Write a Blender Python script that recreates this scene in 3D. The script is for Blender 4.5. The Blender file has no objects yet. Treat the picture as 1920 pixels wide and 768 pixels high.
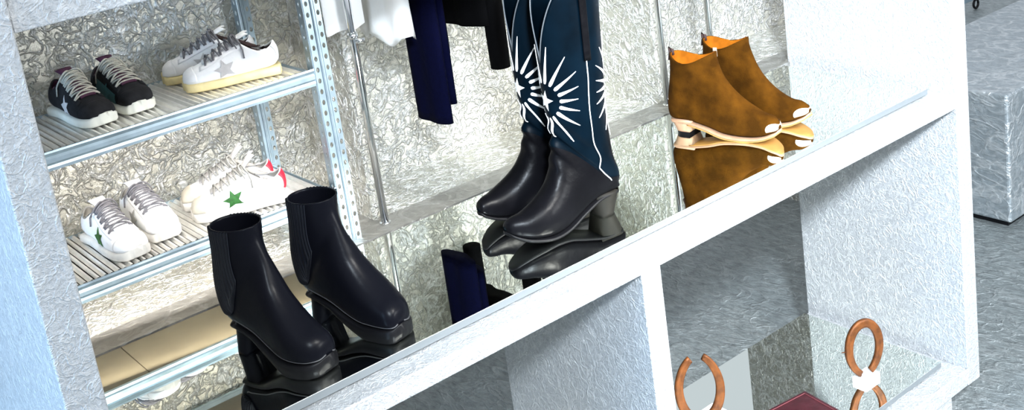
import bpy, bmesh, math, random
from mathutils import Vector, Matrix
random.seed(7)
S = 1.1; FL = 1.95
PI = math.pi
def W(x, y, h): return Vector((x*S, y*S, (FL-h)*S))      # survey units (h measured down from the eye) to metres, floor at 0
scn = bpy.context.scene
C = scn.collection

# ------------------------------------------------------------------ camera
YAW, PIT, ROL = 0.64808039, 0.2527818, -0.13855176
fwd = Vector((math.sin(YAW)*math.cos(PIT), math.cos(YAW)*math.cos(PIT), -math.sin(PIT)))
rt0 = Vector((math.cos(YAW), -math.sin(YAW), 0)); up0 = rt0.cross(fwd)
rt = math.cos(ROL)*rt0 + math.sin(ROL)*up0
up = -math.sin(ROL)*rt0 + math.cos(ROL)*up0
cd = bpy.data.cameras.new('camera'); cam = bpy.data.objects.new('camera', cd); C.objects.link(cam)
m = Matrix((rt, up, -fwd)).transposed().to_4x4(); m.translation = W(0, 0, 0); cam.matrix_world = m
cd.sensor_fit = 'HORIZONTAL'; cd.sensor_width = 36; cd.lens = 2210.26/1920*36
cd.shift_x = -(978.1-960)/1920; cd.shift_y = -(384-80.2)/1920
cd.clip_start = .05; scn.camera = cam

# ------------------------------------------------------------------ world, lamps, exposure
scn.view_settings.view_transform = 'Standard'; scn.view_settings.look = 'None'
scn.view_settings.exposure = 0.5; scn.view_settings.gamma = 1; scn.view_settings.use_curve_mapping = False
wd = bpy.data.worlds.new('world'); scn.world = wd; wd.use_nodes = True
wd.node_tree.nodes['Background'].inputs[0].default_value = (.80, .87, .95, 1)
wd.node_tree.nodes['Background'].inputs[1].default_value = .55
def lamp(name, loc, tgt, sx, sy, power, col):
    l = bpy.data.lights.new(name, 'AREA'); l.shape = 'RECTANGLE'; l.size = sx; l.size_y = sy; l.energy = power; l.color = col
    o = bpy.data.objects.new(name, l); C.objects.link(o); o.location = loc
    o.rotation_euler = (Vector(tgt)-Vector(loc)).to_track_quat('-Z', 'Y').to_euler(); return o
lamp('ceiling_light', (1.4, -1.0, 3.4), (1.9, 2.0, .9), 1.6, .8, 30, (1, .99, .96))
l = lamp('fill_light', (3.4, -1.8, 1.9), (2.3, 1.8, .9), 1.4, 1.2, 26, (.95, .98, 1)); l.data.spread = math.radians(75)  # added fill from front right to lift the front faces, not a window
l = lamp('spot_fill', (1.9, -.3, 2.9), (1.75, 1.76, .95), .25, .25, 11, (1, .99, .96)); l.data.spread = math.radians(50)  # added lamp, aimed to whiten the middle of the front boards
l = lamp('spot_fill', (.1, -.6, 3.0), (2.8, 2.05, 1.2), .3, .3, 46, (.80, .90, 1)); l.data.spread = math.radians(62)  # added cool lamp for right panel and divider, coned to miss the left post
lamp('fill_light', (-2.6, 1.6, 1.9), (.4, 2.0, 1.2), 1.2, 1.8, 150, (.42, .68, 1))  # added blue fill for the left-facing sides, not a window
lamp('alcove_light', W(.86, 2.26, -.01), W(.95, 2.44, .8), .5, .08, 72, (1, .94, .86))
lamp('alcove_light', W(1.65, 2.18, -.20), W(1.65, 2.40, 1), .8, .1, 4, (.92, 1, .88))
lamp('shelf_fill', W(.75, 2.175, .655), W(.78, 2.44, .78), .62, .012, 1.2, (1, .93, .84))  # added lamp brightening the foil under the upper shelf, no fitting there
lamp('shelf_fill', W(.75, 2.175, .918), W(.78, 2.44, 1.0), .62, .012, 2.2, (1, .95, .90))  # likewise added, whitens the foil under the lower shelf

# ------------------------------------------------------------------ materials
MATS = {}
def base(name):
    mt = bpy.data.materials.new(name); mt.use_nodes = True; nt = mt.node_tree
    return mt, nt, nt.nodes['Principled BSDF']
def plain(name, col, rough=.5, metal=0, noise=0, nscale=60, bump=0, bscale=200, coat=0, spec=.5):
    if name in MATS: return MATS[name]
    mt, nt, b = base(name)
    b.inputs['Roughness'].default_value = rough; b.inputs['Metallic'].default_value = metal
    b.inputs['Coat Weight'].default_value = coat; b.inputs['Specular IOR Level'].default_value = spec
    tc = nt.nodes.new('ShaderNodeTexCoord')
    n = nt.nodes.new('ShaderNodeTexNoise'); n.inputs['Scale'].default_value = nscale; n.inputs['Detail'].default_value = 4
    nt.links.new(tc.outputs['Object'], n.inputs['Vector'])
    r = nt.nodes.new('ShaderNodeValToRGB')
    r.color_ramp.elements[0].position = .35; r.color_ramp.elements[1].position = .65
    r.color_ramp.elements[0].color = tuple(c*(1-noise) for c in col)+(1,); r.color_ramp.elements[1].color = tuple(min(1, c*(1+noise*.5)) for c in col)+(1,)
    nt.links.new(n.outputs['Fac'], r.inputs['Fac']); nt.links.new(r.outputs['Color'], b.inputs['Base Color'])
    if bump:
        n2 = nt.nodes.new('ShaderNodeTexNoise'); n2.inputs['Scale'].default_value = bscale; n2.inputs['Detail'].default_value = 3
        nt.links.new(tc.outputs['Object'], n2.inputs['Vector'])
        bp = nt.nodes.new('ShaderNodeBump'); bp.inputs['Strength'].default_value = bump; bp.inputs['Distance'].default_value = .002
        nt.links.new(n2.outputs['Fac'], bp.inputs['Height']); nt.links.new(bp.outputs['Normal'], b.inputs['Normal'])
    MATS[name] = mt; return mt
def foil(name, col, rough, metal, crease=1.0, cscale=22, grain=.3, gscale=90, dist=.004, stretch=(1, 1, 1), var=.12, ridge=.5):
    """silver leaf: fine creases and wrinkles in relief"""
    mt, nt, b = base(name); L = nt.links.new; N = nt.nodes.new
    tc = N('ShaderNodeTexCoord'); mp = N('ShaderNodeMapping'); mp.inputs['Scale'].default_value = stretch
    L(tc.outputs['Object'], mp.inputs['Vector'])
    hs = []
    for k, (sc, wgt, wd_) in enumerate(((cscale*.5, 1.0, 22), (cscale*1.2, .6, 13))):
        v = N('ShaderNodeTexNoise'); v.inputs['Scale'].default_value = sc; v.inputs['Detail'].default_value = 3.5; v.inputs['Distortion'].default_value = .9
        L(mp.outputs[0], v.inputs['Vector'])
        m1 = N('ShaderNodeMath'); m1.operation = 'SUBTRACT'; m1.inputs[1].default_value = .5; L(v.outputs['Fac'], m1.inputs[0])
        m2 = N('ShaderNodeMath'); m2.operation = 'ABSOLUTE'; L(m1.outputs[0], m2.inputs[0])
        r = N('ShaderNodeMapRange'); r.inputs['From Max'].default_value = 1/wd_; r.inputs['To Min'].default_value = wgt*crease; r.inputs['To Max'].default_value = 0
        L(m2.outputs[0], r.inputs['Value']); hs.append(r.outputs[0])
    g = N('ShaderNodeTexNoise'); g.inputs['Scale'].default_value = gscale; g.inputs['Detail'].default_value = 6; g.inputs['Roughness'].default_value = .7
    L(mp.outputs[0], g.inputs['Vector'])
    gm = N('ShaderNodeMath'); gm.operation = 'MULTIPLY'; gm.inputs[1].default_value = grain; L(g.outputs['Fac'], gm.inputs[0])
    a = N('ShaderNodeMath'); a.operation = 'ADD'; L(hs[0], a.inputs[0]); L(hs[1], a.inputs[1])
    a2 = N('ShaderNodeMath'); a2.operation = 'ADD'; L(a.outputs[0], a2.inputs[0]); L(gm.outputs[0], a2.inputs[1])
    bp = N('ShaderNodeBump'); bp.inputs['Strength'].default_value = 1; bp.inputs['Distance'].default_value = dist
    L(a2.outputs[0], bp.inputs['Height']); L(bp.outputs['Normal'], b.inputs['Normal'])
    cr = N('ShaderNodeValToRGB'); cr.color_ramp.elements[0].position = .3; cr.color_ramp.elements[1].position = .7
    cr.color_ramp.elements[0].color = tuple(c*(1-var) for c in col)+(1,); cr.color_ramp.elements[1].color = tuple(col)+(1,)
    L(g.outputs['Fac'], cr.inputs['Fac'])
    ad = N('ShaderNodeMix'); ad.data_type = 'RGBA'; ad.inputs[7].default_value = (.97, .97, .96, 1)      # glints along the creases, painted into the base colour
    sc_ = N('ShaderNodeMath'); sc_.operation = 'MULTIPLY'; sc_.inputs[1].default_value = ridge; sc_.use_clamp = True
    L(a.outputs[0], sc_.inputs[0]); L(sc_.outputs[0], ad.inputs[0]); L(cr.outputs['Color'], ad.inputs[6]); L(ad.outputs[2], b.inputs['Base Color'])
    b.inputs['Roughness'].default_value = rough; b.inputs['Metallic'].default_value = metal
    return mt
M_unit = foil('silver_leaf', (.66, .68, .70), .40, .45, crease=.7, cscale=52, grain=1.8, gscale=150, dist=.0015, var=.35, ridge=.42)
M_wall = foil('crumpled_silver_foil', (.64, .625, .55), .28, .60, crease=1.2, cscale=34, grain=.7, gscale=60, dist=.0055, var=.35, ridge=.6)
M_floor = foil('brushed_silver_floor', (.40, .445, .45), .40, .5, crease=.35, cscale=22, grain=1.5, gscale=42, dist=.008, stretch=(1, .45, 1), var=.55, ridge=.25)
M_bench = foil('silver_leaf_bench', (.46, .51, .54), .36, .65, crease=.6, cscale=18, grain=1.0, gscale=60, dist=.003, stretch=(1, .6, 1), var=.35)
M_ledge = foil('dull_silver_ledge', (.36, .35, .32), .38, .7, crease=.5, cscale=16, grain=.6, gscale=50, dist=.003, var=.2, ridge=.3)
M_mirror = plain('mirror_glass', (.90, .94, .88), .012, 1)
M_glassedge = plain('mirror_edge', (.16, .18, .19), .35, .2)
M_steel = plain('galvanised_steel', (.40, .50, .57), .34, .8, noise=.15, nscale=25)
M_rib = plain('ribbed_steel_sheet', (.95, .93, .89), .34, .7, noise=.06)
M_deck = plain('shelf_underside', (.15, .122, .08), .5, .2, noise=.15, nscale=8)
M_chrome = plain('polished_chrome', (.86, .87, .88), .12, 1)
M_blk = plain('black_leather', (.0035, .0038, .006), .30, 0, bump=.12, bscale=90, spec=.07)
M_blk2 = plain('black_rib', (.004, .005, .009), .45, 0, spec=.25)
M_sole = plain('black_rubber', (.003, .003, .004), .45, spec=.2)
M_tall = plain('petrol_black_leather', (.0008, .0045, .009), .38, 0, noise=.5, nscale=9, bump=.3, bscale=30, spec=.05)
M_talldk = plain('black_foot_leather', (.003, .003, .004), .32, 0, noise=.3, nscale=12, bump=.6, bscale=34, spec=.08)
M_white = plain('white_leather', (.86, .86, .87), .45, noise=.03, bump=.1)
M_inlay = plain('white_inlay', (.92, .92, .92), .5)
M_suede = plain('brown_suede', (.056, .0205, .0016), .92, noise=.45, nscale=22, bump=.5, bscale=300, spec=.04)
M_suedein = plain('tan_lining', (.30, .09, .006), .85, noise=.3, nscale=30, spec=.05)
M_tan = plain('tan_leather_sole', (.32, .185, .11), .6, noise=.15, nscale=40)
M_tanbot = plain('tan_outsole', (.46, .22, .055), .6, noise=.2, nscale=20)
M_cap = plain('cream_metal_cap', (.56, .44, .34), .35, .2)
M_dark = plain('charcoal_suede', (.016, .016, .018), .8, noise=.3, nscale=60, bump=.3, spec=.15)
M_grey = plain('grey_suede', (.30, .29, .27), .85, noise=.2, nscale=60, bump=.3)
M_greyl = plain('silver_grey', (.52, .50, .50), .5, noise=.15)
M_purple = plain('plum_lining', (.05, .006, .028), .8, noise=.2, nscale=80)
M_teal = plain('teal_panel', (.035, .13, .14), .6, noise=.15)
M_lace = plain('dark_grey_laces', (.15, .145, .16), .8, noise=.2, nscale=300)
M_lacel = plain('stone_grey_laces', (.42, .40, .34), .8, noise=.2, nscale=300)
M_offw = plain('off_white_rubber', (.80, .79, .70), .5, noise=.06)
M_cream = plain('yellowed_rubber', (.84, .70, .36), .5, noise=.15, nscale=30)
M_dirty = plain('worn_white_rubber', (.72, .69, .64), .5, noise=.15, nscale=30)
M_green = plain('green_star', (.015, .11, .012), .6, noise=.4, nscale=150)
M_red = plain('red_heel_tab', (.65, .01, .03), .5)
M_beige = plain('beige_suede', (.55, .51, .43), .85, noise=.1, bump=.3)
M_inside = plain('dark_lining', (.03, .012, .010), .8)
M_insidel = plain('grey_lining', (.35, .33, .30), .8)
M_rust = plain('rusty_iron', (.17, .052, .009), .55, .35, noise=.5, nscale=35, bump=.6, bscale=90)
M_wfab = plain('white_cotton', (.98, .98, .98), .85, bump=.2)
M_navy = plain('navy_denim', (.0006, .0010, .011), .9, noise=.2, nscale=200, bump=.2, spec=.05)
M_bfab = plain('black_wool', (.001, .001, .0012), .9, bump=.2, spec=.05)
M_burg = plain('burgundy_leather', (.05, .007, .012), .45, noise=.25, nscale=40, bump=.4, bscale=120)
M_plinth = plain('white_acrylic', (.93, .93, .93), .3)
M_hanger = plain('hanger_wire', (.5, .5, .5), .3, 1)

# ------------------------------------------------------------------ helpers
def obj(name, bm, mat, parent=None, smooth=False, mods=()):
    me = bpy.data.meshes.new(name); bmesh.ops.recalc_face_normals(bm, faces=bm.faces) if 'keep' not in mods else None
    bm.to_mesh(me); bm.free()
    for p in me.polygons: p.use_smooth = smooth
    me.materials.append(mat)
    o = bpy.data.objects.new(name, me); C.objects.link(o)
    if parent: o.parent = parent
    return o
def tag(o, label, cat, group=None):
    o['label'] = label; o['category'] = cat
    if group: o['group'] = group
    return o
def struct(o): o['kind'] = 'structure'; return o
def thing(name, label, cat, loc=(0, 0, 0), rz=0, group=None):
    o = bpy.data.objects.new(name, None); C.objects.link(o); o.location = loc; o.rotation_euler = (0, 0, rz)
    return tag(o, label, cat, group)
def box(bm, a, b, bev=0):
    a, b = Vector(a), Vector(b); g = bmesh.ops.create_cube(bm, size=1)
    for v in g['verts']:
        v.co = Vector([(a[i]+b[i])/2 + v.co[i]*abs(b[i]-a[i]) for i in range(3)])
    if bev:
        es = {e for v in g['verts'] for e in v.link_edges}
        bmesh.ops.bevel(bm, geom=list(es), offset=bev, segments=3, affect='EDGES', profile=.5)
    return bm
def boxo(name, a, b, mat, parent=None, bev=0): return obj(name, box(bmesh.new(), a, b, bev), mat, parent)
def ubox(name, x, y, h, mat, parent=None, bev=0):       # survey units
    return boxo(name, W(x[0], y[0], h[1]), W(x[1], y[1], h[0]), mat, parent, bev)
def loft(bm, rings, close=True, capa=True, capb=True):
    vs = [[bm.verts.new(p) for p in r] for r in rings]; n = len(rings[0])
    for i in range(len(vs)-1):
        for j in range(n if close else n-1):
            k = (j+1) % n
            bm.faces.new((vs[i][j], vs[i][k], vs[i+1][k], vs[i+1][j]))
    if close and capa: bm.faces.new(vs[0])
    if close and capb: bm.faces.new(vs[-1][::-1])
    return bm
def tube(bm, pts, r, n=8, taper=None):
    pts = [Vector(p) for p in pts]; rings = []; prev = None
    for i, p in enumerate(pts):
        t = (pts[min(i+1, len(pts)-1)]-pts[max(i-1, 0)]).normalized()
        a = prev if prev is not None else (Vector((0, 0, 1)) if abs(t.z) < .9 else Vector((1, 0, 0)))
        u = (a - t*a.dot(t)).normalized(); prev = u; v = t.cross(u); rr = r*(taper(i/(len(pts)-1)) if taper else 1)
        rings.append([p+u*math.cos(2*PI*k/n)*rr+v*math.sin(2*PI*k/n)*rr for k in range(n)])
    return loft(bm, rings)
def cyl(bm, a, b, r, n=20): return tube(bm, [a, b], r, n)

# ------------------------------------------------------------------ room and alcove (setting)
def room():
    f = boxo('floor', (-5, -4, -.05), (12, 10, 0), M_floor); struct(f)
    f = ubox('wall_back', (-3.5, 3.25), (3.55, 3.62), (-1.2, 1.95), M_wall); struct(f)
    WY = 2.44
    struct(ubox('wall_alcove', (-.2, 3.2), (WY, WY+.04), (-1.0, 1.06), M_wall))
    struct(ubox('floor_alcove', (-.2, 3.2), (2.13, WY+.04), (1.012, 1.075), M_wall))
    struct(ubox('wall_alcove_left', (-.26, -.2), (2.13, 3.25), (-1.0, 1.95), M_wall))
    struct(ubox('wall_alcove_right', (3.47, 3.53), (2.75, 3.25), (-1.0, 1.95), M_wall))
    t = bmesh.new()
    box(t, W(-.2, 2.122, 1.03), W(3.2, 2.205, 1.0))
    struct(obj('trim_1', t, M_ledge))
    struct(ubox('wall_partition_left', (1.19, 1.215), (2.21, WY), (-1.0, 1.012), M_wall))
    struct(ubox('trim_2', (1.125, 1.19), (2.205, WY), (1.0, 1.012), M_ledge))
    struct(ubox('wall_partition_right', (2.11, 2.135), (2.21, WY), (-1.0, 1.012), M_wall))
    struct(ubox('wall_partition_far', (.2, .225), (2.21, WY), (-1.0, 1.012), M_wall))
room()

# ------------------------------------------------------------------ display unit
def unit():
    t = thing('display_shelf_unit', 'big silver leafed open display shelving unit that carries the boots', 'shelving', W(1.47, 1.86, 1.95))
    o = t.location
    def u(name, x, y, h):
        q = ubox(name, x, y, h, M_unit, None, .003)
        q.data.transform(Matrix.Translation(-o)); q.parent = t
        return q
    u('side_panel', (.337, .393), (1.6, 2.13), (-.35, 1.849)); u('side_panel', (2.553, 2.611), (1.6, 2.13), (-.35, 1.849))
    u('shelf_board', (.393, 2.553), (1.602, 2.128), (.228, .285)); u('shelf_board', (.393, 2.553), (1.602, 2.128), (1.0185, 1.058))
    u('shelf_board', (.393, 2.553), (1.602, 2.128), (1.7985, 1.849)); u('divider_panel', (1.43, 1.484), (1.604, 2.126), (1.058, 1.7985))
    u('base_plinth', (.42, 2.519), (1.63, 2.09), (1.849, 1.95))
    def mir(x, h0, lab):
        r = thing('mirror_plate', lab, 'mirror', W((x[0]+x[1])/2, 1.885, h0))
        c = r.location
        g = ubox('glass', x, (1.657, 2.113), (h0, h0+.0012), M_mirror); g.data.transform(Matrix.Translation(-c)); g.parent = r
        k_ = ubox('shadow_strip', (x[0]+.008, x[1]-.008), (1.664, 2.105), (h0+.0150, h0+.0185), M_sole); k_.data.transform(Matrix.Translation(-c)); k_.parent = r  # black inset layer, stands in for the shadow gap below the plate edge
        g = ubox('edge', x, (1.657, 2.113), (h0+.0012, h0+.0150), M_glassedge); g.data.transform(Matrix.Translation(-c)); g.parent = r
    mir((.41, 2.517), 1.0, 'long mirror plate under the black, tall and brown boots')
    mir((1.50, 2.517), 1.78, 'mirror plate in the lower cubby under the horseshoes and burgundy bag')
    mir((.41, 1.415), 1.78, 'mirror plate in the lower left cubby, left of the white divider')
unit()

# ------------------------------------------------------------------ slotted steel shelving
def slotted(bm, p0, ax, width, z0, z1, th=.0022, pitch=.026, cols=2):
    """vertical plate with punched oval holes; p0 lower corner, ax width direction"""
    ax = Vector(ax).normalized(); nrm = Vector((-ax.y, ax.x, 0))*th; n = int((z1-z0)/pitch); cw = width/cols
    for c in range(cols):
        for k in range(n):
            zc = z0+(k+.5)*pitch; cx = (c+.5)*cw
            inn = []; out = []
            for q in range(8):
                a = PI/8+q*PI/4
                inn.append((cx+math.cos(a)*.0042, zc+math.sin(a)*.0065))
            hw, hh = cw/2, pitch/2
            out = [(cx+hw, zc+hh*.5), (cx+hw*.5, zc+hh), (cx-hw*.5, zc+hh), (cx-hw, zc+hh*.5), (cx-hw, zc-hh*.5), (cx-hw*.5, zc-hh), (cx+hw*.5, zc-hh), (cx+hw, zc-hh*.5)]
            # square the corners
            cor = [(cx+hw, zc+hh), (cx-hw, zc+hh), (cx-hw, zc-hh), (cx+hw, zc-hh)]
            P = lambda q: Vector(p0)+ax*q[0]+Vector((0, 0, q[1]-z0))
            vi = [bm.verts.new(P(q)) for q in inn]; vo = [bm.verts.new(P(q)) for q in out]; vc = [bm.verts.new(P(q)) for q in cor]
            for q in range(8): bm.faces.new((vi[q], vo[q], vo[(q+1) % 8], vi[(q+1) % 8]))
            for q, (a, b) in enumerate(((0, 1), (2, 3), (4, 5), (6, 7))): bm.faces.new((vo[a], vc[q], vo[b]))
    return bm
def post(parent, x, y, sx, sy, z0, z1, name='post'):
    """slotted angle upright: two perforated flanges and a plain folded ridge"""
    bm = bmesh.new(); c = Vector((x, y, z0))
    slotted(bm, c, (sx, 0, 0), .016, z0, z1, cols=1)
    box(bm, c+Vector((sx*.016, -.0005, 0)), c+Vector((sx*.027, .0015, z1-z0)))
    cyl(bm, c+Vector((sx*.0195, -.001, 0)), c+Vector((sx*.0195, -.001, z1-z0)), .0024, 8)
    slotted(bm, c+Vector((sx*.027, 0, 0)), (sx, 0, 0), .015, z0, z1, cols=1)
    slotted(bm, c, (0, sy, 0), .028, z0, z1, cols=1)
    o = obj(name, bm, M_steel, parent)
    s = o.modifiers.new('s', 'SOLIDIFY'); s.thickness = .0018
    return o
def steel_shelving():
    X0, X1, Y0, Y1 = .34*S, 1.128*S, 2.153*S, 2.425*S
    z0, z1 = (FL-1.0)*S, (FL+.05)*S
    t = thing('steel_shelving', 'galvanised slotted steel shelving unit with ribbed shelves holding the sneakers', 'shelving', (.76, 2.51, z0))
    def fix(o): o.data.transform(Matrix.Translation(-t.location)); o.parent = t; return o
    fix(post(None, X1-.049, Y0-.004, 1, 1, z0, z1)); fix(post(None, X0, Y0-.004, 1, 1, z0, z1))
    fix(post(None, 1.055*S, Y1, 1, -1, (FL-1.012)*S, z1)); fix(post(None, X0, Y1, 1, -1, (FL-1.012)*S, z1))
    for h in (.606, .870, -.02):
        zt = (FL-h)*S; bm = bmesh.new()
        # corrugated sheet, ribs running front to back
        n = int((X1-X0-.11)/.0022); xs = X0+.045; pts = []
        for i in range(n+1):
            x = xs+(X1-X0-.11)*i/n; ph = (x/.0145) % 1
            pts.append((x, zt-.0030+.0030*(1 if ph < .45 else (-1 if .55 < ph < .9 else 0))))
        va = [bm.verts.new((x, Y0+.006, z)) for x, z in pts]; vb = [bm.verts.new((x, Y1-.004, z)) for x, z in pts]
        for i in range(n): bm.faces.new((va[i], va[i+1], vb[i+1], vb[i]))
        sh = fix(obj('shelf', bm, M_rib)); 
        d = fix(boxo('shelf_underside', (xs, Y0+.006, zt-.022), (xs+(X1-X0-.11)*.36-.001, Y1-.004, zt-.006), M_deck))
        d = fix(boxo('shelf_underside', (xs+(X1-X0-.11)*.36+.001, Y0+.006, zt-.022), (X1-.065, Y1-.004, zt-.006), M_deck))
        for yy, sgn in ((Y0, -1), (Y1-.004, 1)):
            bm = bmesh.new(); prof = [(0, 0), (-.004, 0), (-.005, -.004), (-.002, -.011), (-.005, -.016), (-.005, -.024), (-.002, -.029), (-.004, -.034), (-.004, -.040), (.004, -.040), (.004, -.037), (0, -.034)]
            if sgn > 0: prof = [(-a*.8, b) for a, b in prof]
            rings = [[(x, yy+a, zt+.001+b) for a, b in prof] for x in (X0+.042, X1-.050)]
            fix(obj('rail', loft(bm, rings), M_steel))
        for xx in (xs-.006, X1-.068):
            fix(boxo('side_rail', (xx, Y0+.004, zt-.036), (xx+.003, Y1-.004, zt+.0015), M_steel))
steel_shelving()

# ------------------------------------------------------------------ clothes rails and garments
def rail(x0, x1, lab):
    zb, zt = (FL-1.0)*S, (FL-.02)*S; y = 2.170*S; yr = 2.285*S
    t = thing('clothes_rail', lab, 'clothes rail', (x0, y, zb))
    def a(name, pts, r, n=18):
        o = obj(name, tube(bmesh.new(), [Vector(p)-t.location for p in pts], r, n), M_chrome, t, True); return o
    for x in (x0, x1):
        pl = a('pole', [(x, y, zb+.004), (x, y, zt)], .0095)
        a('foot_plate', [(x, y, zb), (x, y, zb+.004)], .014).parent = pl
        a('bracket_arm', [(x, y, zt), (x, yr+.01, zt)], .008)
        a('collar', [(x, y, zb+.47), (x, y, zb+.485)], .0125).parent = pl
        a('screw_knob', [(x, y-.010, zb+.464), (x+.02, y-.016, zb+.464)], .005).parent = pl
    a('hanging_bar', [(x0, yr, zt), (x1, yr, zt)], .010)
    return t
rail(1.197*S, 2.100*S, 'chrome clothes rail with the white top, navy trousers and black jacket on it')
rail(2.285*S, 3.10*S, 'chrome clothes rail standing behind the right brown boot')
ZR = (FL-.02)*S
def hanger(parent, w, drop=.055):
    bm = bmesh.new()
    tube(bm, [(0, -w/2, -drop-.045), (0, 0, -drop), (0, w/2, -drop-.045)], .003, 6)
    tube(bm, [(0, -w/2, -drop-.045), (0, w/2, -drop-.045)], .0025, 6)
    tube(bm, [(0, 0, -drop), (0, 0, -.012)]+[(0, .0125*math.sin(a)-.0, .0125*math.cos(a)*1.0) for a in [PI+i*-PI*1.35/8 for i in range(9)]], .002, 6)
    return obj('hanger_hook', bm, M_hanger, parent, True)
def cloth_loft(half, zs, thick, folds, seed, hem=None, arc=None):
    """soft hanging panel in the YZ plane: closed rings with folds"""
    rnd = random.Random(seed); ph = [rnd.random()*6 for _ in range(5)]; rings = []
    N = 96
    for i, z in enumerate(zs):
        t = i/(len(zs)-1); hw = half(t); th = thick(t); ring = []
        for k in range(N):
            a = 2*PI*k/N; y = hw*math.copysign(abs(math.cos(a))**.75, math.cos(a)); x = th*math.sin(a)
            x += folds*t*(math.sin(y*48+ph[0])+.6*math.sin(y*95+ph[1]+t*2))*(1 if math.sin(a) > 0 else .8)
            zz = z + (hem(y, math.sin(a)) if hem and i >= len(zs)-2 else 0)
            ring.append((x, y, zz))
        rings.append(ring)
    return rings
def garments():
    y0 = 2.285*S
    # white top
    t = thing('cotton_blouse', 'white cotton top hanging from the chrome rail beside the steel shelving', 'garment', (1.318*S, y0-.004, ZR))
    L = (.592-.02)*S; zs = [-.06-(L-.06)*i/24 for i in range(25)]
    half = lambda u: .05+.10*min(1, u*6)+.010*u
    hem = lambda y, s: .030 if y > .045 else (.012*math.sin(y*70) - (.018 if y < -.10 else 0))
    obj('body', loft(bmesh.new(), cloth_loft(half, zs, lambda u: .012+.030*u, .010, 3, hem)), M_wfab, t, True)
    for s in (-1, 1):
        rings = []
        for i in range(14):
            u = i/13; cy = s*(.125+.022*min(1, u*2)); z = -.075-.26*u
            rings.append([(.028*math.sin(2*PI*k/16)*(.8+.3*u)+.004*math.sin(k*2+u*9), cy+.026*math.cos(2*PI*k/16), z) for k in range(16)])
        obj('sleeve', loft(bmesh.new(), rings), M_wfab, t, True)
    hanger(t, .24)
    # second white layer nearer the pole
    t = thing('white_shirt', 'narrow white shirt hanging edge on behind the left chrome pole', 'garment', (1.1975*S, 2.194*S, ZR), PI/2)
    L = (.556-.02)*S; zs = [-.06-(L-.06)*i/20 for i in range(21)]
    obj('body', loft(bmesh.new(), cloth_loft(lambda u: .03+.024*min(1, u*6), zs, lambda u: .005+.002*u, .0015, 5, lambda y, s: .004*math.sin(y*90))), M_wfab, t, True)
    hanger(t, .09)
    # navy trousers
    t = thing('navy_trousers', 'dark navy trousers hanging full length beside the white top', 'trousers', (1.398*S, 2.212*S, ZR))
    L = (.826-.02)*S; zs = [-.10-(L-.10)*i/30 for i in range(31)]
    obj('trouser_leg', loft(bmesh.new(), cloth_loft(lambda u: .078-.006*u, zs, lambda u: .020, .0025, 8, None)), M_navy, t, True)
    zs = [-.10-(L-.13)*i/30 for i in range(31)]
    b = loft(bmesh.new(), cloth_loft(lambda u: .076-.006*u, zs, lambda u: .018, .0025, 9, None)); bmesh.ops.translate(b, verts=b.verts, vec=(.030, .010, .012))
    obj('trouser_leg', b, M_navy, t, True)
    b = box(bmesh.new(), (-.022, -.08, -.125), (.062, .085, -.085), .006); obj('waistband', b, M_navy, t)
    bm = bmesh.new(); tube(bm, [(.02, -.07, -.09), (.02, .07, -.09)], .003, 6); tube(bm, [(.02, 0, -.09), (.02, .07, -.02)]+[(.02, .07+.012*math.sin(a)*1.0, .012*math.cos(a)) for a in [PI-i*PI*1.35/8 for i in range(9)]], .002, 6)
    obj('hanger_hook', bm, M_hanger, t, True)
    # black jacket
    t = thing('black_jacket', 'black jacket with a long sleeve hanging just left of the tall boots', 'jacket', (1.545*S, y0-.006, ZR))
    L = (.632-.02)*S; zs = [-.06-(L-.06)*i/24 for i in range(25)]
    obj('body', loft(bmesh.new(), cloth_loft(lambda u: .05+.095*min(1, u*7), zs, lambda u: .022+.016*u, .004, 11)), M_bfab, t, True)
    for s in (-1, 1):
        rings = []
        for i in range(18):
            u = i/17; cy = s*.134; z = -.085-(.735-.02-.08)*S*u*1.01
            rings.append([(.030*math.sin(2*PI*k/16)*(1-.15*u)+.02, cy+.034*math.cos(2*PI*k/16)*(1-.2*u), z) for k in range(16)])
        obj('sleeve', loft(bmesh.new(), rings), M_bfab, t, True)
    hanger(t, .26)
garments()

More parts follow.
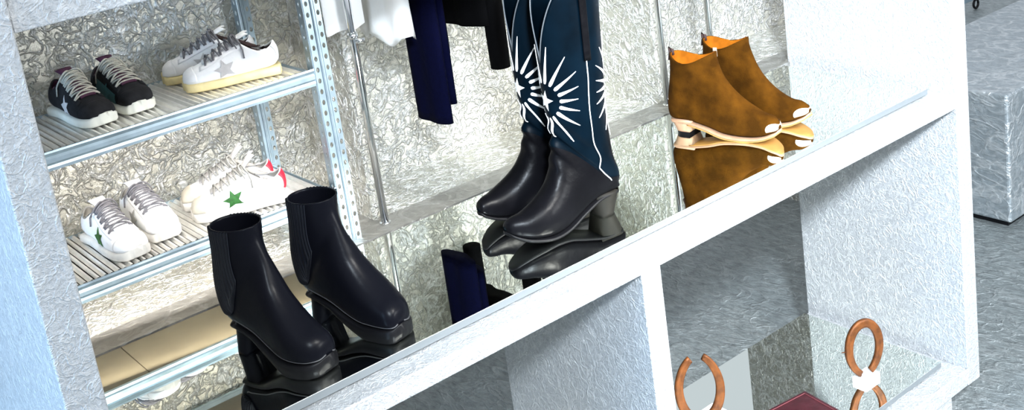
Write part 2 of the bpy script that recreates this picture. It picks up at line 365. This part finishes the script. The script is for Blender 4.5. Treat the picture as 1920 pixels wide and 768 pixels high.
# ------------------------------------------------------------------ footwear engine
def cr(a, b, c, d, t): return .5*((2*b)+(-a+c)*t+(2*a-5*b+4*c-d)*t*t+(-a+3*b-3*c+d)*t*t*t)
class Form:
    """swept boot form; rings of (Tx,Tz,Bx,Bz,W,b,nT,nB,cy)"""
    def __init__(s, rings, warp=None, side=1): s.r = rings; s.warp = warp; s.side = side; s.n = len(rings)-1
    def ring(s, u):
        u = max(0, min(s.n-1e-6, u)); i = int(u); t = u-i; R = s.r
        q = [R[max(0, min(s.n, i+k))] for k in (-1, 0, 1, 2)]
        return [cr(q[0][k], q[1][k], q[2][k], q[3][k], t) for k in range(9)]
    def P(s, u, v, off=0):
        if off:
            e = .02; p = s.P(u, v); du = s.P(min(s.n, u+e), v)-s.P(max(0, u-e), v); dv = s.P(u, v+1)-s.P(u, v-1)
            n = dv.cross(du); n = n.normalized() if n.length > 1e-12 else Vector((0, 0, 1))
            c = s.P(u, 0); c2 = s.P(u, 180)
            if n.dot(p-(c+c2)/2) < 0: n = -n
            return p+n*off
        Tx, Tz, Bx, Bz, Wd, b, nT, nB, cy = s.ring(u); a = math.radians(v)
        cs, sn = math.cos(a), math.sin(a)
        if sn >= 0: k = b+(1-b)*abs(sn)**(2/nT); w = abs(cs)**(2/nT)
        else: k = b-b*abs(sn)**(2/nB); w = abs(cs)**(2/nB)
        y = math.copysign(w*Wd, cs)
        p = Vector((Bx+(Tx-Bx)*k, y+cy*s.side, Bz+(Tz-Bz)*k))
        if s.warp: p = s.warp(p, u, v)
        return p
    def mesh(s, nu=5, nv=40, u1=None):
        u1 = s.n if u1 is None else u1; bm = bmesh.new(); K = int(u1*nu)
        rings = [[s.P(u1*i/K, 360*j/nv) for j in range(nv)] for i in range(K+1)]
        loft(bm, rings, capb=False); return bm
    def patch(s, f, off=.0012, nu=14, nv=14, closed=False, offf=None):
        """f(a,b)->(u,v); raised piece with its own thickness"""
        bm = bmesh.new(); top = []; 
        for i in range(nu+1):
            row = []
            for j in range(nv+1):
                u, v = f(i/nu, j/nv); o = off if offf is None else offf(i/nu, j/nv)
                row.append(bm.verts.new(s.P(u, v, o)))
            top.append(row)
        for i in range(nu):
            for j in range(nv): bm.faces.new((top[i][j], top[i+1][j], top[i+1][j+1], top[i][j+1]))
        return bm
    def jac(s, u, v):
        e = .05; du = (s.P(u+e, v)-s.P(u-e, v)).length/(2*e); dv = (s.P(u, v+1)-s.P(u, v-1)).length/2
        return du, dv
def addpatch(bm, form, f, off, nu=6, nv=2):
    rows = [[bm.verts.new(form.P(*f(i/nu, j/nv), off)) for j in range(nv+1)] for i in range(nu+1)]
    for i in range(nu):
        for j in range(nv): bm.faces.new((rows[i][j], rows[i+1][j], rows[i+1][j+1], rows[i][j+1]))
def star(bm, form, u0, v0, R, off, rot=0, n=5, r=.42, flip=1):
    du, dv = form.jac(u0, v0); pts = []
    for k in range(10):
        a = rot+k*PI/5; q = R if k % 2 == 0 else R*r
        pts.append((q*math.cos(a), q*math.sin(a)))
    for k in range(10):
        a, b = pts[k], pts[(k+1) % 10]
        def f(s_, t_, a=a, b=b):
            x = s_*(a[0]*(1-t_)+b[0]*t_); y = s_*(a[1]*(1-t_)+b[1]*t_)
            return (u0+x/du, v0+flip*y/dv)
        addpatch(bm, form, f, off, 3, 2)
def solid(o, t=.0014, off=-1):
    m_ = o.modifiers.new('s', 'SOLIDIFY'); m_.thickness = t; m_.offset = off; return o
def sole_mesh(st, side=1, cy=None):
    """st: (x, ztop, zbot, halfwidth, cy)"""
    rings = []
    for x, zt, zb, w, c in st:
        c *= side; r = min(.004, (zt-zb)*.3)
        rings.append([(x, c-w, zb+r), (x, c-w, zt-r), (x, c-w+r, zt), (x, c+w-r, zt), (x, c+w, zt-r), (x, c+w, zb+r), (x, c+w-r, zb), (x, c-w+r, zb)])
    return loft(bmesh.new(), rings)
def densify(st, k=6):
    out = []; n = len(st)-1
    for i in range(n):
        q = [st[max(0, min(n, i+d))] for d in (-1, 0, 1, 2)]
        for j in range(k): out.append(tuple(cr(q[0][c], q[1][c], q[2][c], q[3][c], j/k) for c in range(5)))
    out.append(st[-1]); return out
def sole_from(form, th, grow=.004, uend=9.0, back=None, lift=.0, n=40, zfun=None):
    """outline follows the lower edge of the form"""
    st = []
    for i in range(n+1):
        u = .0+uend*i/n; r = form.ring(u); w = (r[4]+grow)*(1-.20*max(0, min(1, (u-6.5)/2.5))) if u > .3 else (r[4]+grow)*(.55+.45*u/.3)
        st.append((r[2]+(grow if u < .5 else 0)*(1-u*2), r[3]+lift, r[3]-(th(u) if callable(th) else th), w*.94, r[8]))
    if back: st += [(form.ring(uend)[2]-d, form.ring(uend)[3]+lift, form.ring(uend)[3]-(th(uend) if callable(th) else th), w, form.ring(uend)[8]) for d, w in back]
    return sole_mesh(st, form.side)
def heel_mesh(top, bot, z0, z1, wt, wb, n=14, flat=True):
    """D shaped heel; top/bot = (xback, xfront)"""
    rings = []
    for k in range(9):
        t = k/8; xb = top[0]+(bot[0]-top[0])*t; xf = top[1]+(bot[1]-top[1])*t; w = wt+(wb-wt)*t; z = z1+(z0-z1)*t
        ring = [(xf, -w, z)]
        for j in range(n+1):
            a = -PI/2-PI*j/n; ring.append((xb+w*.9+w*.9*math.cos(a), w*math.sin(a), z))
        ring.append((xf, w, z))
        zt = .0
        rings.append(ring)
    return loft(bmesh.new(), rings)

def rg(l, b0=.32, b1=.5, k0=9, nT=2.3, nB0=3.6, nB1=2.0, cy=(0, .003, .006, .009, .010, .008, .005, .002, 0, 0)):
    out = []
    for i, q in enumerate(l):
        t = min(1, max(0, (i-7)/4)); t2 = min(1, max(0, (i-9.2)/2))
        out.append((q[0], q[1], q[2], q[3], q[4], b0+(b1-b0)*t, 2.3+(2.0-2.3)*t, nB0+(nB1-nB0)*t2, cy[i] if i < len(cy) else 0))
    return out

# ---- black ankle boot
def ankle_boot(A, yaw, side, label):
    t = thing('ankle_boot', label, 'boot', W(A[0], A[1], 1.0), math.radians(yaw), 'pair of black ribbed ankle boots')
    R = rg([(.252, .050, .252, .040, .008), (.248, .066, .249, .034, .022), (.236, .079, .240, .032, .033), (.215, .092, .223, .030, .040),
            (.190, .112, .195, .029, .044), (.168, .135, .165, .030, .044), (.150, .160, .130, .040, .041), (.138, .186, .085, .058, .038),
            (.129, .208, .034, .066, .035), (.122, .226, .012, .067, .033), (.117, .240, -.008, .086, .037), (.114, .252, -.020, .138, .040),
            (.113, .265, -.006, .215, .043), (.114, .279, .001, .276, .045)])
    F = Form(R, None, side)
    up_ = obj('upper', F.mesh(6, 48), M_blk, t, True); solid(up_, .0025)
    obj('sole', sole_from(F, lambda u: .030-.022*max(0, min(1, (u-4.5)/3)), .0035, 9.0, [(.003, .023), (.006, .014)]), M_sole, t, True)
    obj('heel', heel_mesh((.012, .062), (.000, .040), 0, .068, .026, .025), M_blk, t, True)
    bm = bmesh.new(); tube(bm, [F.P(u, 180+s) + Vector((0, 0, 0)) for s, u in [(38, 9-8.8*i/40) for i in range(41)]], .0016, 6)
    tube(bm, [F.P(9-8.8*i/40, -38) for i in range(41)], .0016, 6)
    obj('welt', bm, plain('grey_welt', (.05, .05, .055), .5), t, True)
    for v0, sg in ((180, 1), (0, -1)):
        def f(a, b, v0=v0, sg=sg):
            u = 13.0-a*4.1; wd = 84*(1-.30*a) if a < .8 else 84*(.76)*(1-(a-.8)/.2*.75)
            return (u, v0+sg*(16+(b-.5)*wd))
        g = obj('elastic_gusset', F.patch(f, .0015, 24, 66, offf=lambda a, b: .0018+.0018*math.sin(b*2*PI*11)), M_blk2, t, True)
    return t
ankle_boot((.872, 1.905), -77, 1, 'black ribbed ankle boot with platform sole, the one nearer the tall boots')
ankle_boot((.722, 1.915), -74, -1, 'black ribbed ankle boot with platform sole, nearest the left front edge')

# ---- tall cowboy boot
def tall_boot(A, yaw, side, label):
    t = thing('cowboy_boot', label, 'boot', W(A[0], A[1], 1.0), math.radians(yaw), 'pair of tall cowboy boots')
    R = rg([(.293, .057, .293, .048, .007), (.287, .068, .288, .042, .016), (.270, .074, .275, .034, .023), (.247, .078, .253, .024, .031),
            (.220, .088, .222, .016, .038), (.192, .103, .188, .012, .042), (.168, .125, .148, .017, .041), (.153, .152, .102, .034, .038),
            (.146, .183, .046, .052, .035), (.142, .214, -.004, .055, .034), (.139, .245, -.021, .074, .039), (.141, .280, -.014, .140, .046),
            (.143, .330, -.006, .240, .054), (.143, .365, -.013, .345, .058), (.143, .400, -.023, .430, .061)])
    def warp(p, u, v):
        k = max(0, (u-13)); a = math.radians(v); c = abs(math.cos(a))**.75
        p = p.copy(); p.z += k*.185*c
        w = .0035*math.sin(u*5.2+math.cos(a)*1.5)*math.exp(-((u-9.2)/1.6)**2)   # slouch folds at the ankle
        p.x += w*1.3
        return p
    F = Form(R, warp, side)
    o = obj('shaft', F.mesh(7, 64), M_tall, t, True); solid(o, .0025)
    # foot in plain darker leather over the shaft
    foot = F.patch(lambda a, b: (a*(8.6+1.5*max(0, -math.cos(math.radians(b*360-90)))+.5*abs(math.cos(math.radians(b*360)))), b*360), .0014, 60, 60)
    o = obj('foot', foot, M_talldk, t, True)
    obj('sole', sole_from(F, .008, .0035, 9.0, [(.005, .024), (.010, .014)]), M_sole, t, True)
    obj('heel', heel_mesh((-.018, .058), (.002, .046), 0, .055, .030, .027), plain('grey_brown_heel', (.012, .011, .009), .5, spec=.1), t, True)
    # inlaid sunbursts, one down the front and one down the back of the shaft
    for vc in (90, 270):
        z0 = .311; dvm = .058*PI/180*1.06
        def uv(x, y, vc=vc, z0=z0, dvm=dvm):      # metres up the shaft / around it -> form coordinates
            v = vc+y/dvm; lo, hi = 9.6, 14.0
            for _ in range(18):
                mid = (lo+hi)/2
                if F.P(mid, v).z < z0+x: lo = mid
                else: hi = mid
            return (lo, v)
        bm = bmesh.new(); pts = []
        for k in range(10):
            a = .25+k*PI/5; q = .026 if k % 2 == 0 else .0110
            pts.append((q*math.cos(a), -q*math.sin(a)))
        for k in range(10):
            p_, q_ = pts[k], pts[(k+1) % 10]
            addpatch(bm, F, lambda s_, t_: uv(s_*(p_[0]*(1-t_)+q_[0]*t_), s_*(p_[1]*(1-t_)+q_[1]*t_)), .0022, 3, 2)
        obj('star', bm, M_inlay, t)
        for k in range(18):
            a = 2*PI*k/18+.17; ra = .041; rb = .078+.052*math.cos(a)**2
            if vc == 270: rb -= .004
            def f(s_, t_, a=a, ra=ra, rb=rb):
                d = ra+(rb-ra)*s_; w = (.0040*(1-s_)+.0005)*(2*t_-1)*min(1, .5+s_*6)
                return uv(d*math.cos(a)-w*math.sin(a), d*math.sin(a)+w*math.cos(a))
            bm = bmesh.new(); addpatch(bm, F, f, .0019, 12, 2)
            solid(obj('ray', bm, M_inlay, t), .001)
    for v0, sg in ((180, -1), (0, 1)):
        # white side piping, straight down then kinked to the heel
        pts = [F.P(13.25-i*.0864, v0-sg*2, .0022) for i in range(43)]
        pts += [F.P(9.62-i*.06, v0-sg*(2+i*2.2), .0022) for i in range(9)]
        obj('side_piping', tube(bmesh.new(), pts, .0014, 6), M_inlay, t, True)
        # pull strap
        def f(a, b): return (14.0-a*.85, v0-sg*4+(b-.5)*13)
        solid(obj('pull_strap', F.patch(f, .005, 10, 6), M_talldk, t, True), .002)
    bm = bmesh.new(); tube(bm, [F.P(14, 360*i/96) for i in range(97)], .0017, 6)
    obj('top_piping', bm, plain('grey_piping', (.10, .11, .12), .5), t, True)
    return t
tall_boot((1.535, 1.790), 174, 1, 'tall black cowboy boot with white sunburst, nearer the mirror front edge')
tall_boot((1.565, 1.918), 174, -1, 'tall black cowboy boot with white sunburst, the rear one by the wall')

# ---- brown suede boot
def suede_boot(A, yaw, side, label, zip_=False):
    t = thing('suede_boot', label, 'boot', W(A[0], A[1], 1.0), math.radians(yaw), 'pair of brown suede boots')
    R = rg([(.306, .047, .306, .038, .007), (.299, .057, .301, .031, .017), (.281, .068, .286, .024, .027), (.256, .072, .262, .015, .034),
            (.226, .086, .227, .010, .040), (.197, .106, .190, .010, .042), (.173, .131, .150, .014, .041), (.158, .156, .104, .027, .037),
            (.149, .179, .046, .038, .034), (.143, .199, -.003, .040, .034), (.140, .210, -.019, .058, .037), (.138, .217, -.018, .105, .041),
            (.137, .223, -.006, .165, .044), (.136, .232, .001, .226, .047)])
    def warp(p, u, v):
        k = max(0, min(1, (u-12))); p = p.copy(); a = math.radians(v)
        p.z -= k*.022*abs(math.cos(a))**3
        return p
    F = Form(R, warp, side)
    o = obj('upper', F.mesh(6, 52), M_suede, t, True); solid(o, .0028)
    # lining seen inside the top
    lin = F.patch(lambda a, b: (13-a*2.6, b*360), -.0032, 16, 52); obj('lining', lin, M_suedein, t, True)
    obj('sole', sole_from(F, .008, .0040, 9.0, [(.005, .024), (.010, .014)]), M_tan, t, True)
    b = sole_from(F, .0095, .0045, 8.0, None, -.0075); obj('outsole', b, M_tanbot, t, True)
    hl = obj('heel', heel_mesh((-.016, .060), (-.001, .050), .008, .041, .030, .028), M_tan, t, True)
    obj('heel_tip', heel_mesh((.000, .050), (.001, .0495), 0, .008, .0295, .029), M_sole, hl)
    cap = F.patch(lambda a, b: (a*(.35+2.0*abs(math.cos(math.radians(-10+b*200)))**3), -10+b*200), .0016, 16, 30); obj('toe_cap', cap, M_cap, t, True)
    obj('pull_tab', tube(bmesh.new(), [F.P(12.55, 262, .003), F.P(12.9, 270, .004), F.P(13, 270, .004)+Vector((-.002, 0, .010)), F.P(13, 270, -.003)+Vector((0, 0, .006)), F.P(12.8, 270, -.005)], .0042, 8), M_inside, t, True)
    if zip_:
        bm = bmesh.new(); tube(bm, [F.P(12.95-i*.13, 184+i*.4, .0012) for i in range(28)], .0022, 6)
        zp = obj('zip', bm, plain('zip_tape', (.03, .012, .01), .6), t, True)
        bm = bmesh.new(); p = F.P(12.7, 184, .004); box(bm, p-Vector((.006, .0018, .016)), p+Vector((.006, .0018, .010)), .0015)
        obj('zip_puller', bm, M_cap, zp)
    # shallow scallop seam across the instep
    return t
suede_boot((1.972, 2.006), -78, 1, 'brown suede pointed ankle boot, left one of the suede pair')
suede_boot((2.104, 2.018), -79, -1, 'brown suede pointed ankle boot with white zip puller, beside the white panel', True)

# ---- sneakers
def sneaker(A, h, yaw, side, label, group, k=.78, upper=M_white, starm=M_green, sole=M_offw, lace=M_lace, tong=M_white, lining=M_insidel,
            toe=None, heelm=None, panel=None, eyestay=None, collar=None, tlen=1.0):
    t = thing('sneaker', label, 'sneaker', W(A[0], A[1], h), math.radians(yaw), group)
    t.scale = (1, 1, 1)
    R = [(.274, .034, .274, .026, .012), (.270, .048, .272, .023, .028), (.256, .059, .262, .021, .039), (.231, .067, .238, .020, .047),
         (.201, .079, .204, .020, .049), (.171, .095, .163, .020, .047), (.146, .110, .115, .020, .043), (.128, .120, .065, .022, .039),
         (.117, .122, .022, .026, .037), (.111, .119, .002, .040, .036), (.107, .114, -.002, .072, .033), (.105, .110, .006, .096, .031)]
    R = [tuple(c*k for c in q) for q in R]
    R = rg(R, .30, .5, 9, cy=tuple(c*k for c in (0, .003, .006, .008, .008, .006, .002, -.001, 0, 0)))
    def warp(p, u, v):
        q = max(0, (u-9)/2); p = p.copy(); a = math.radians(v)
        p.z -= q*.024*k*abs(math.cos(a))**1.5
        return p
    F = Form(R, warp, side)
    o = obj('upper', F.mesh(6, 44), upper, t, True); solid(o, .0028)
    st = []
    for i in range(49):
        u = 9.0*i/48; r = F.ring(u); w = r[4]+.0035; xb = r[2]
        e = min(1, .5+u*1.2); st.append((xb+(.004 if u < .4 else 0), .025*k+.010*k*max(0, 1-u/2), .004*max(0, 1-u/1.5), w*e, r[8]))
    st += [(F.ring(9)[2]-.002, .025*k, 0, .027*k, 0), (F.ring(9)[2]-.005, .024*k, .002, .016*k, 0)]
    obj('sole', sole_mesh(st, side), sole, t, True)
    toe = toe or upper
    cap = F.patch(lambda a, b: (a*(2.55+.5*abs(math.cos(math.radians(b*180)))**2), -6+b*192), .0016, 16, 28); solid(obj('toe_cap', cap, toe, t, True), .001)
    hm = heelm or upper
    hp = F.patch(lambda a, b: (11-a*2.0, 228+b*84), .0016, 12, 12); solid(obj('heel_tab', hp, hm, t, True), .001)
    for v0, sg in ((180, -1), (0, 1)):
        bm = bmesh.new(); star(bm, F, 5.3, v0+sg*5, .034*k, .0022, .35 if side > 0 else -.1, flip=sg)
        solid(obj('star', bm, starm, t), .001)
        if panel:
            pp = F.patch(lambda a, b: (3.6+a*3.6, v0+sg*(-22+b*46)), .0012, 14, 8); obj('side_panel', pp, panel, t, True)
        ey = F.patch(lambda a, b: (3.3+a*5.2, v0+sg*(36+b*24)), .0016, 20, 5); solid(obj('eyestay', ey, eyestay or upper, t, True), .001)
    # tongue
    bm = bmesh.new(); rows = []
    for i in range(13):
        a = i/12; row = []
        for j in range(9):
            b = j/8*2-1
            if a < .55: u = 3.6+a/.55*4.6; p = F.P(u, 90-b*22, .0020)
            else:
                q = (a-.55)/.45; p = F.P(8.2, 90-b*22, .0020); p += Vector((-.024*q-.006*q*q, b*.006*q, .014*q*(tlen)))*k; p.x -= b*b*.008*q*k
            row.append(bm.verts.new(p))
        rows.append(row)
    for i in range(12):
        for j in range(8): bm.faces.new((rows[i][j], rows[i+1][j], rows[i+1][j+1], rows[i][j+1]))
    solid(obj('tongue', bm, tong, t, True), .004*k, 0)
    # laces: crossing rows and a loose bow
    bm = bmesh.new(); n = 6
    for i in range(n):
        u = 3.9+i*.78; u2 = u+.62
        for a0, a1, o_ in ((48, 132, .0035), (132, 48, .0055)):
            tube(bm, [F.P(u+(u2-u)*q/10, a0+(a1-a0)*q/10, o_*.6+o_*math.sin(PI*q/10)) for q in range(11)], .0022*k*1.15, 6)
        tube(bm, [F.P(u, 48+84*q/10, .002+.002*math.sin(PI*q/10)) for q in range(11)], .0022*k*1.15, 6)
    for sg in (1, -1):
        c = F.P(8.3, 90, .008)
        tube(bm, [c+Vector((.0+.012*math.sin(PI*q/12), sg*(.042*q/12), .010*math.sin(PI*q/12)-.030*(q/12)**2))*k for q in range(13)], .0019*k*1.15, 6)
        e = F.P(7.6, 90-sg*60, .004)
        tube(bm, [c+(e-c)*(q/8)+Vector((0, 0, .006*math.sin(PI*q/8))) for q in range(9)]+[e+Vector((-.004*q*0, sg*.001*q, -.006*q))*k for q in range(1, 5)], .0019*k*1.15, 6)
    obj('laces', bm, lace, t, True)
    # padded collar lining
    lin = F.patch(lambda a, b: (11-a*1.6, b*360), -.0036, 8, 44); obj('lining', lin, lining, t, True)
    bm = bmesh.new(); tube(bm, [F.P(11, 150+240*i/48, -.001) for i in range(49)], .0032*k, 6); obj('collar', bm, collar or upper, t, True)
    return t
G1 = 'dark sneakers on the upper steel shelf'; G2 = 'cream soled sneakers on the upper steel shelf'
G3 = 'green starred sneakers on the lower steel shelf'; G4 = 'red heeled sneakers on the lower steel shelf'
HA, HB = .6045, .8685
d = dict(upper=M_dark, starm=M_greyl, sole=M_offw, lace=M_lacel, tong=M_purple, lining=M_purple, collar=M_dark, toe=M_dark)
sneaker((.641, 2.404), HA, -82, -1, 'dark charcoal sneaker with pale star and grey heel, leftmost on upper shelf', G1, heelm=M_grey, **d)
sneaker((.733, 2.415), HA, -89, 1, 'dark charcoal sneaker with teal side panel and plum tongue', G1, heelm=M_grey, **{**d, 'panel': M_teal, 'starm': M_teal})
d = dict(upper=M_white, starm=M_greyl, sole=M_cream, lace=M_lace, tong=M_white, lining=M_inside, collar=M_white)
sneaker((1.035, 2.205), HA, 157, 1, 'white sneaker with cream sole and silver star, nearest the upper shelf front', G2, **d)
sneaker((1.032, 2.305), HA, 157, -1, 'white sneaker with cream sole, rear one by the foil wall on upper shelf', G2, **d)
d = dict(upper=M_white, starm=M_green, sole=M_dirty, lace=M_lace, tong=M_white, lining=M_insidel, collar=M_grey, heelm=M_grey)
sneaker((.634, 2.368), HB, -82, -1, 'white sneaker with green star seen side on, leftmost on lower shelf', G3, **d)
sneaker((.730, 2.402), HB, -91, 1, 'white sneaker with grey laces, right of the leftmost green starred one', G3, **{**d, 'starm': M_grey})
d = dict(upper=M_white, starm=M_green, sole=M_dirty, lace=M_grey, tong=M_greyl, lining=M_insidel, collar=M_greyl, heelm=M_red, toe=M_beige, tlen=2.8)
sneaker((.990, 2.190), HB, 158, 1, 'white sneaker with red heel tab and full green star behind the ankle boots', G4, **d)
sneaker((1.000, 2.266), HB, 158, -1, 'white sneaker with red heel tab, half hidden nearest the foil wall', G4, **d)

# ------------------------------------------------------------------ horseshoes, blocks, bag
def horseshoe(loc, yaw, flip, label, w=.066, hgt=.175, tilt=0):
    """bar bent to a U, modelled upright with its opening at the top"""
    bm = bmesh.new(); n = 44; rings = []
    for i in range(n+1):
        a = math.radians(-68+ (316)*i/n) - PI/2 + PI*0
        th = math.radians(-158+316*i/n)            # 0 at the toe (bottom)
        x = w*1.0*math.sin(th)*(1+.04*math.cos(th)); z = -math.cos(th)*hgt*.52
        if abs(th) > PI/2: x *= (1-.10*((abs(th)-PI/2))**1.5)
        tx = w*math.cos(th); tz = math.sin(th)*hgt*.52; L_ = math.hypot(tx, tz); nx, nz = tz/L_, -tx/L_
        bw = .0125*(1-.30*(abs(th)/2.75)**2); bt = .0055
        sec = [(-1, -1), (-.4, -1.15), (0, -.7), (.4, -1.15), (1, -1), (1.08, 0), (1, 1), (0, 1.1), (-1, 1), (-1.08, 0)]
        rings.append([(x+nx*bw*p, q*bt, z+nz*bw*p) for p, q in sec])
    loft(bm, rings)
    zc = hgt*.52+.0125
    if flip:
        for v in bm.verts: v.co.z = -v.co.z; v.co.x = -v.co.x
        zc = -min(v.co.z for v in bm.verts)
    for v in bm.verts: v.co.z += zc
    o = obj('horseshoe', bm, M_rust, None, True); o.location = loc; o.rotation_euler = (tilt, 0, math.radians(yaw))
    return tag(o, label, 'horseshoe')
hm1 = horseshoe(W(1.842, 1.90, 1.725), -33, False, 'rusty horseshoe standing open end up beside the white divider', .058, .190)
hm2 = horseshoe(W(2.325, 1.760, 1.764), -18, True, 'rusty horseshoe standing open end down near the white right panel', .053, .158)
nail = obj('nail', cyl(bmesh.new(), (-.078, 0, .096), (-.056, 0, .093), .0016, 6), M_rust, hm2)
def block(x0, x1, y0, y1, h0, h1, label):
    c = W((x0+x1)/2, (y0+y1)/2, h1); bm = box(bmesh.new(), W(x0, y0, h1)-c, W(x1, y1, h0)-c, .002)
    o = obj('display_block', bm, M_plinth); o.location = c; tag(o, label, 'block'); return o
b1 = block(1.775, 1.925, 1.855, 1.945, 1.725, 1.78, 'white block under the open end up horseshoe'); 
b2 = block(2.293, 2.357, 1.738, 1.782, 1.764, 1.78, 'low white block under the open end down horseshoe')
def bag():
    t = thing('leather_bag', 'burgundy leather bag lying in the lower cubby between the horseshoes', 'bag', W(2.03, 1.745, 1.78), math.radians(-8))
    b = box(bmesh.new(), (-.085, -.085, 0), (.075, .065, .062), .016); obj('body', b, M_burg, t, True)
    b = box(bmesh.new(), (-.088, -.088, .058), (.078, .060, .069), .005); fl = obj('flap', b, M_burg, t, True)
    pts = []
    x0, x1, y0, y1 = -.075, .065, -.078, .048
    for a, c in (((x0, y0), (x1, y0)), ((x1, y0), (x1, y1)), ((x1, y1), (x0, y1)), ((x0, y1), (x0, y0))):
        for i in range(8): pts.append((a[0]+(c[0]-a[0])*i/8, a[1]+(c[1]-a[1])*i/8, .0695))
    obj('stitching', tube(bmesh.new(), pts+[pts[0]], .0010, 5), plain('burgundy_thread', (.2, .05, .06), .6), fl)
bag()

# ------------------------------------------------------------------ bench and far rack
def bench():
    t = thing('bench_block', 'silver leafed rectangular bench block right of the display unit', 'bench', W(4.3, 2.45, 1.95))
    c = t.location
    b = ubox('body', (3.682, 5.4), (2.108, 2.72), (1.441, 1.93), M_bench, None, .012); b.data.transform(Matrix.Translation(-c)); b.parent = t
    b = ubox('base', (3.70, 5.38), (2.13, 2.70), (1.93, 1.95), M_sole); b.data.transform(Matrix.Translation(-c)); b.parent = t
bench()
def rack():
    p = W(6.32, 3.80, 1.95)
    t = thing('rolling_rack', 'foot of a metal rolling rack on a caster behind the bench', 'rack', p)
    bm = bmesh.new(); rings = []
    tube(bm, [(.028*math.cos(a), 0, .035+.028*math.sin(a)) for a in [2*PI*i/24 for i in range(25)]], .008, 8)
    obj('caster', bm, M_sole, t, True)
    obj('base_bar', box(bmesh.new(), (-.9, -.02, .075), (.05, .02, .105), .003), M_steel, t)
    obj('caster_stem', cyl(bmesh.new(), (0, 0, .035), (0, 0, .08), .006), M_chrome, t)
    obj('upright', cyl(bmesh.new(), (0, 0, .10), (0, 0, 1.6), .014), M_chrome, t, True)
    obj('upright', cyl(bmesh.new(), (-.85, 0, .10), (-.85, 0, 1.6), .014), M_chrome, t, True)
    obj('top_bar', cyl(bmesh.new(), (0, 0, 1.6), (-.85, 0, 1.6), .014), M_chrome, t, True)
rack()
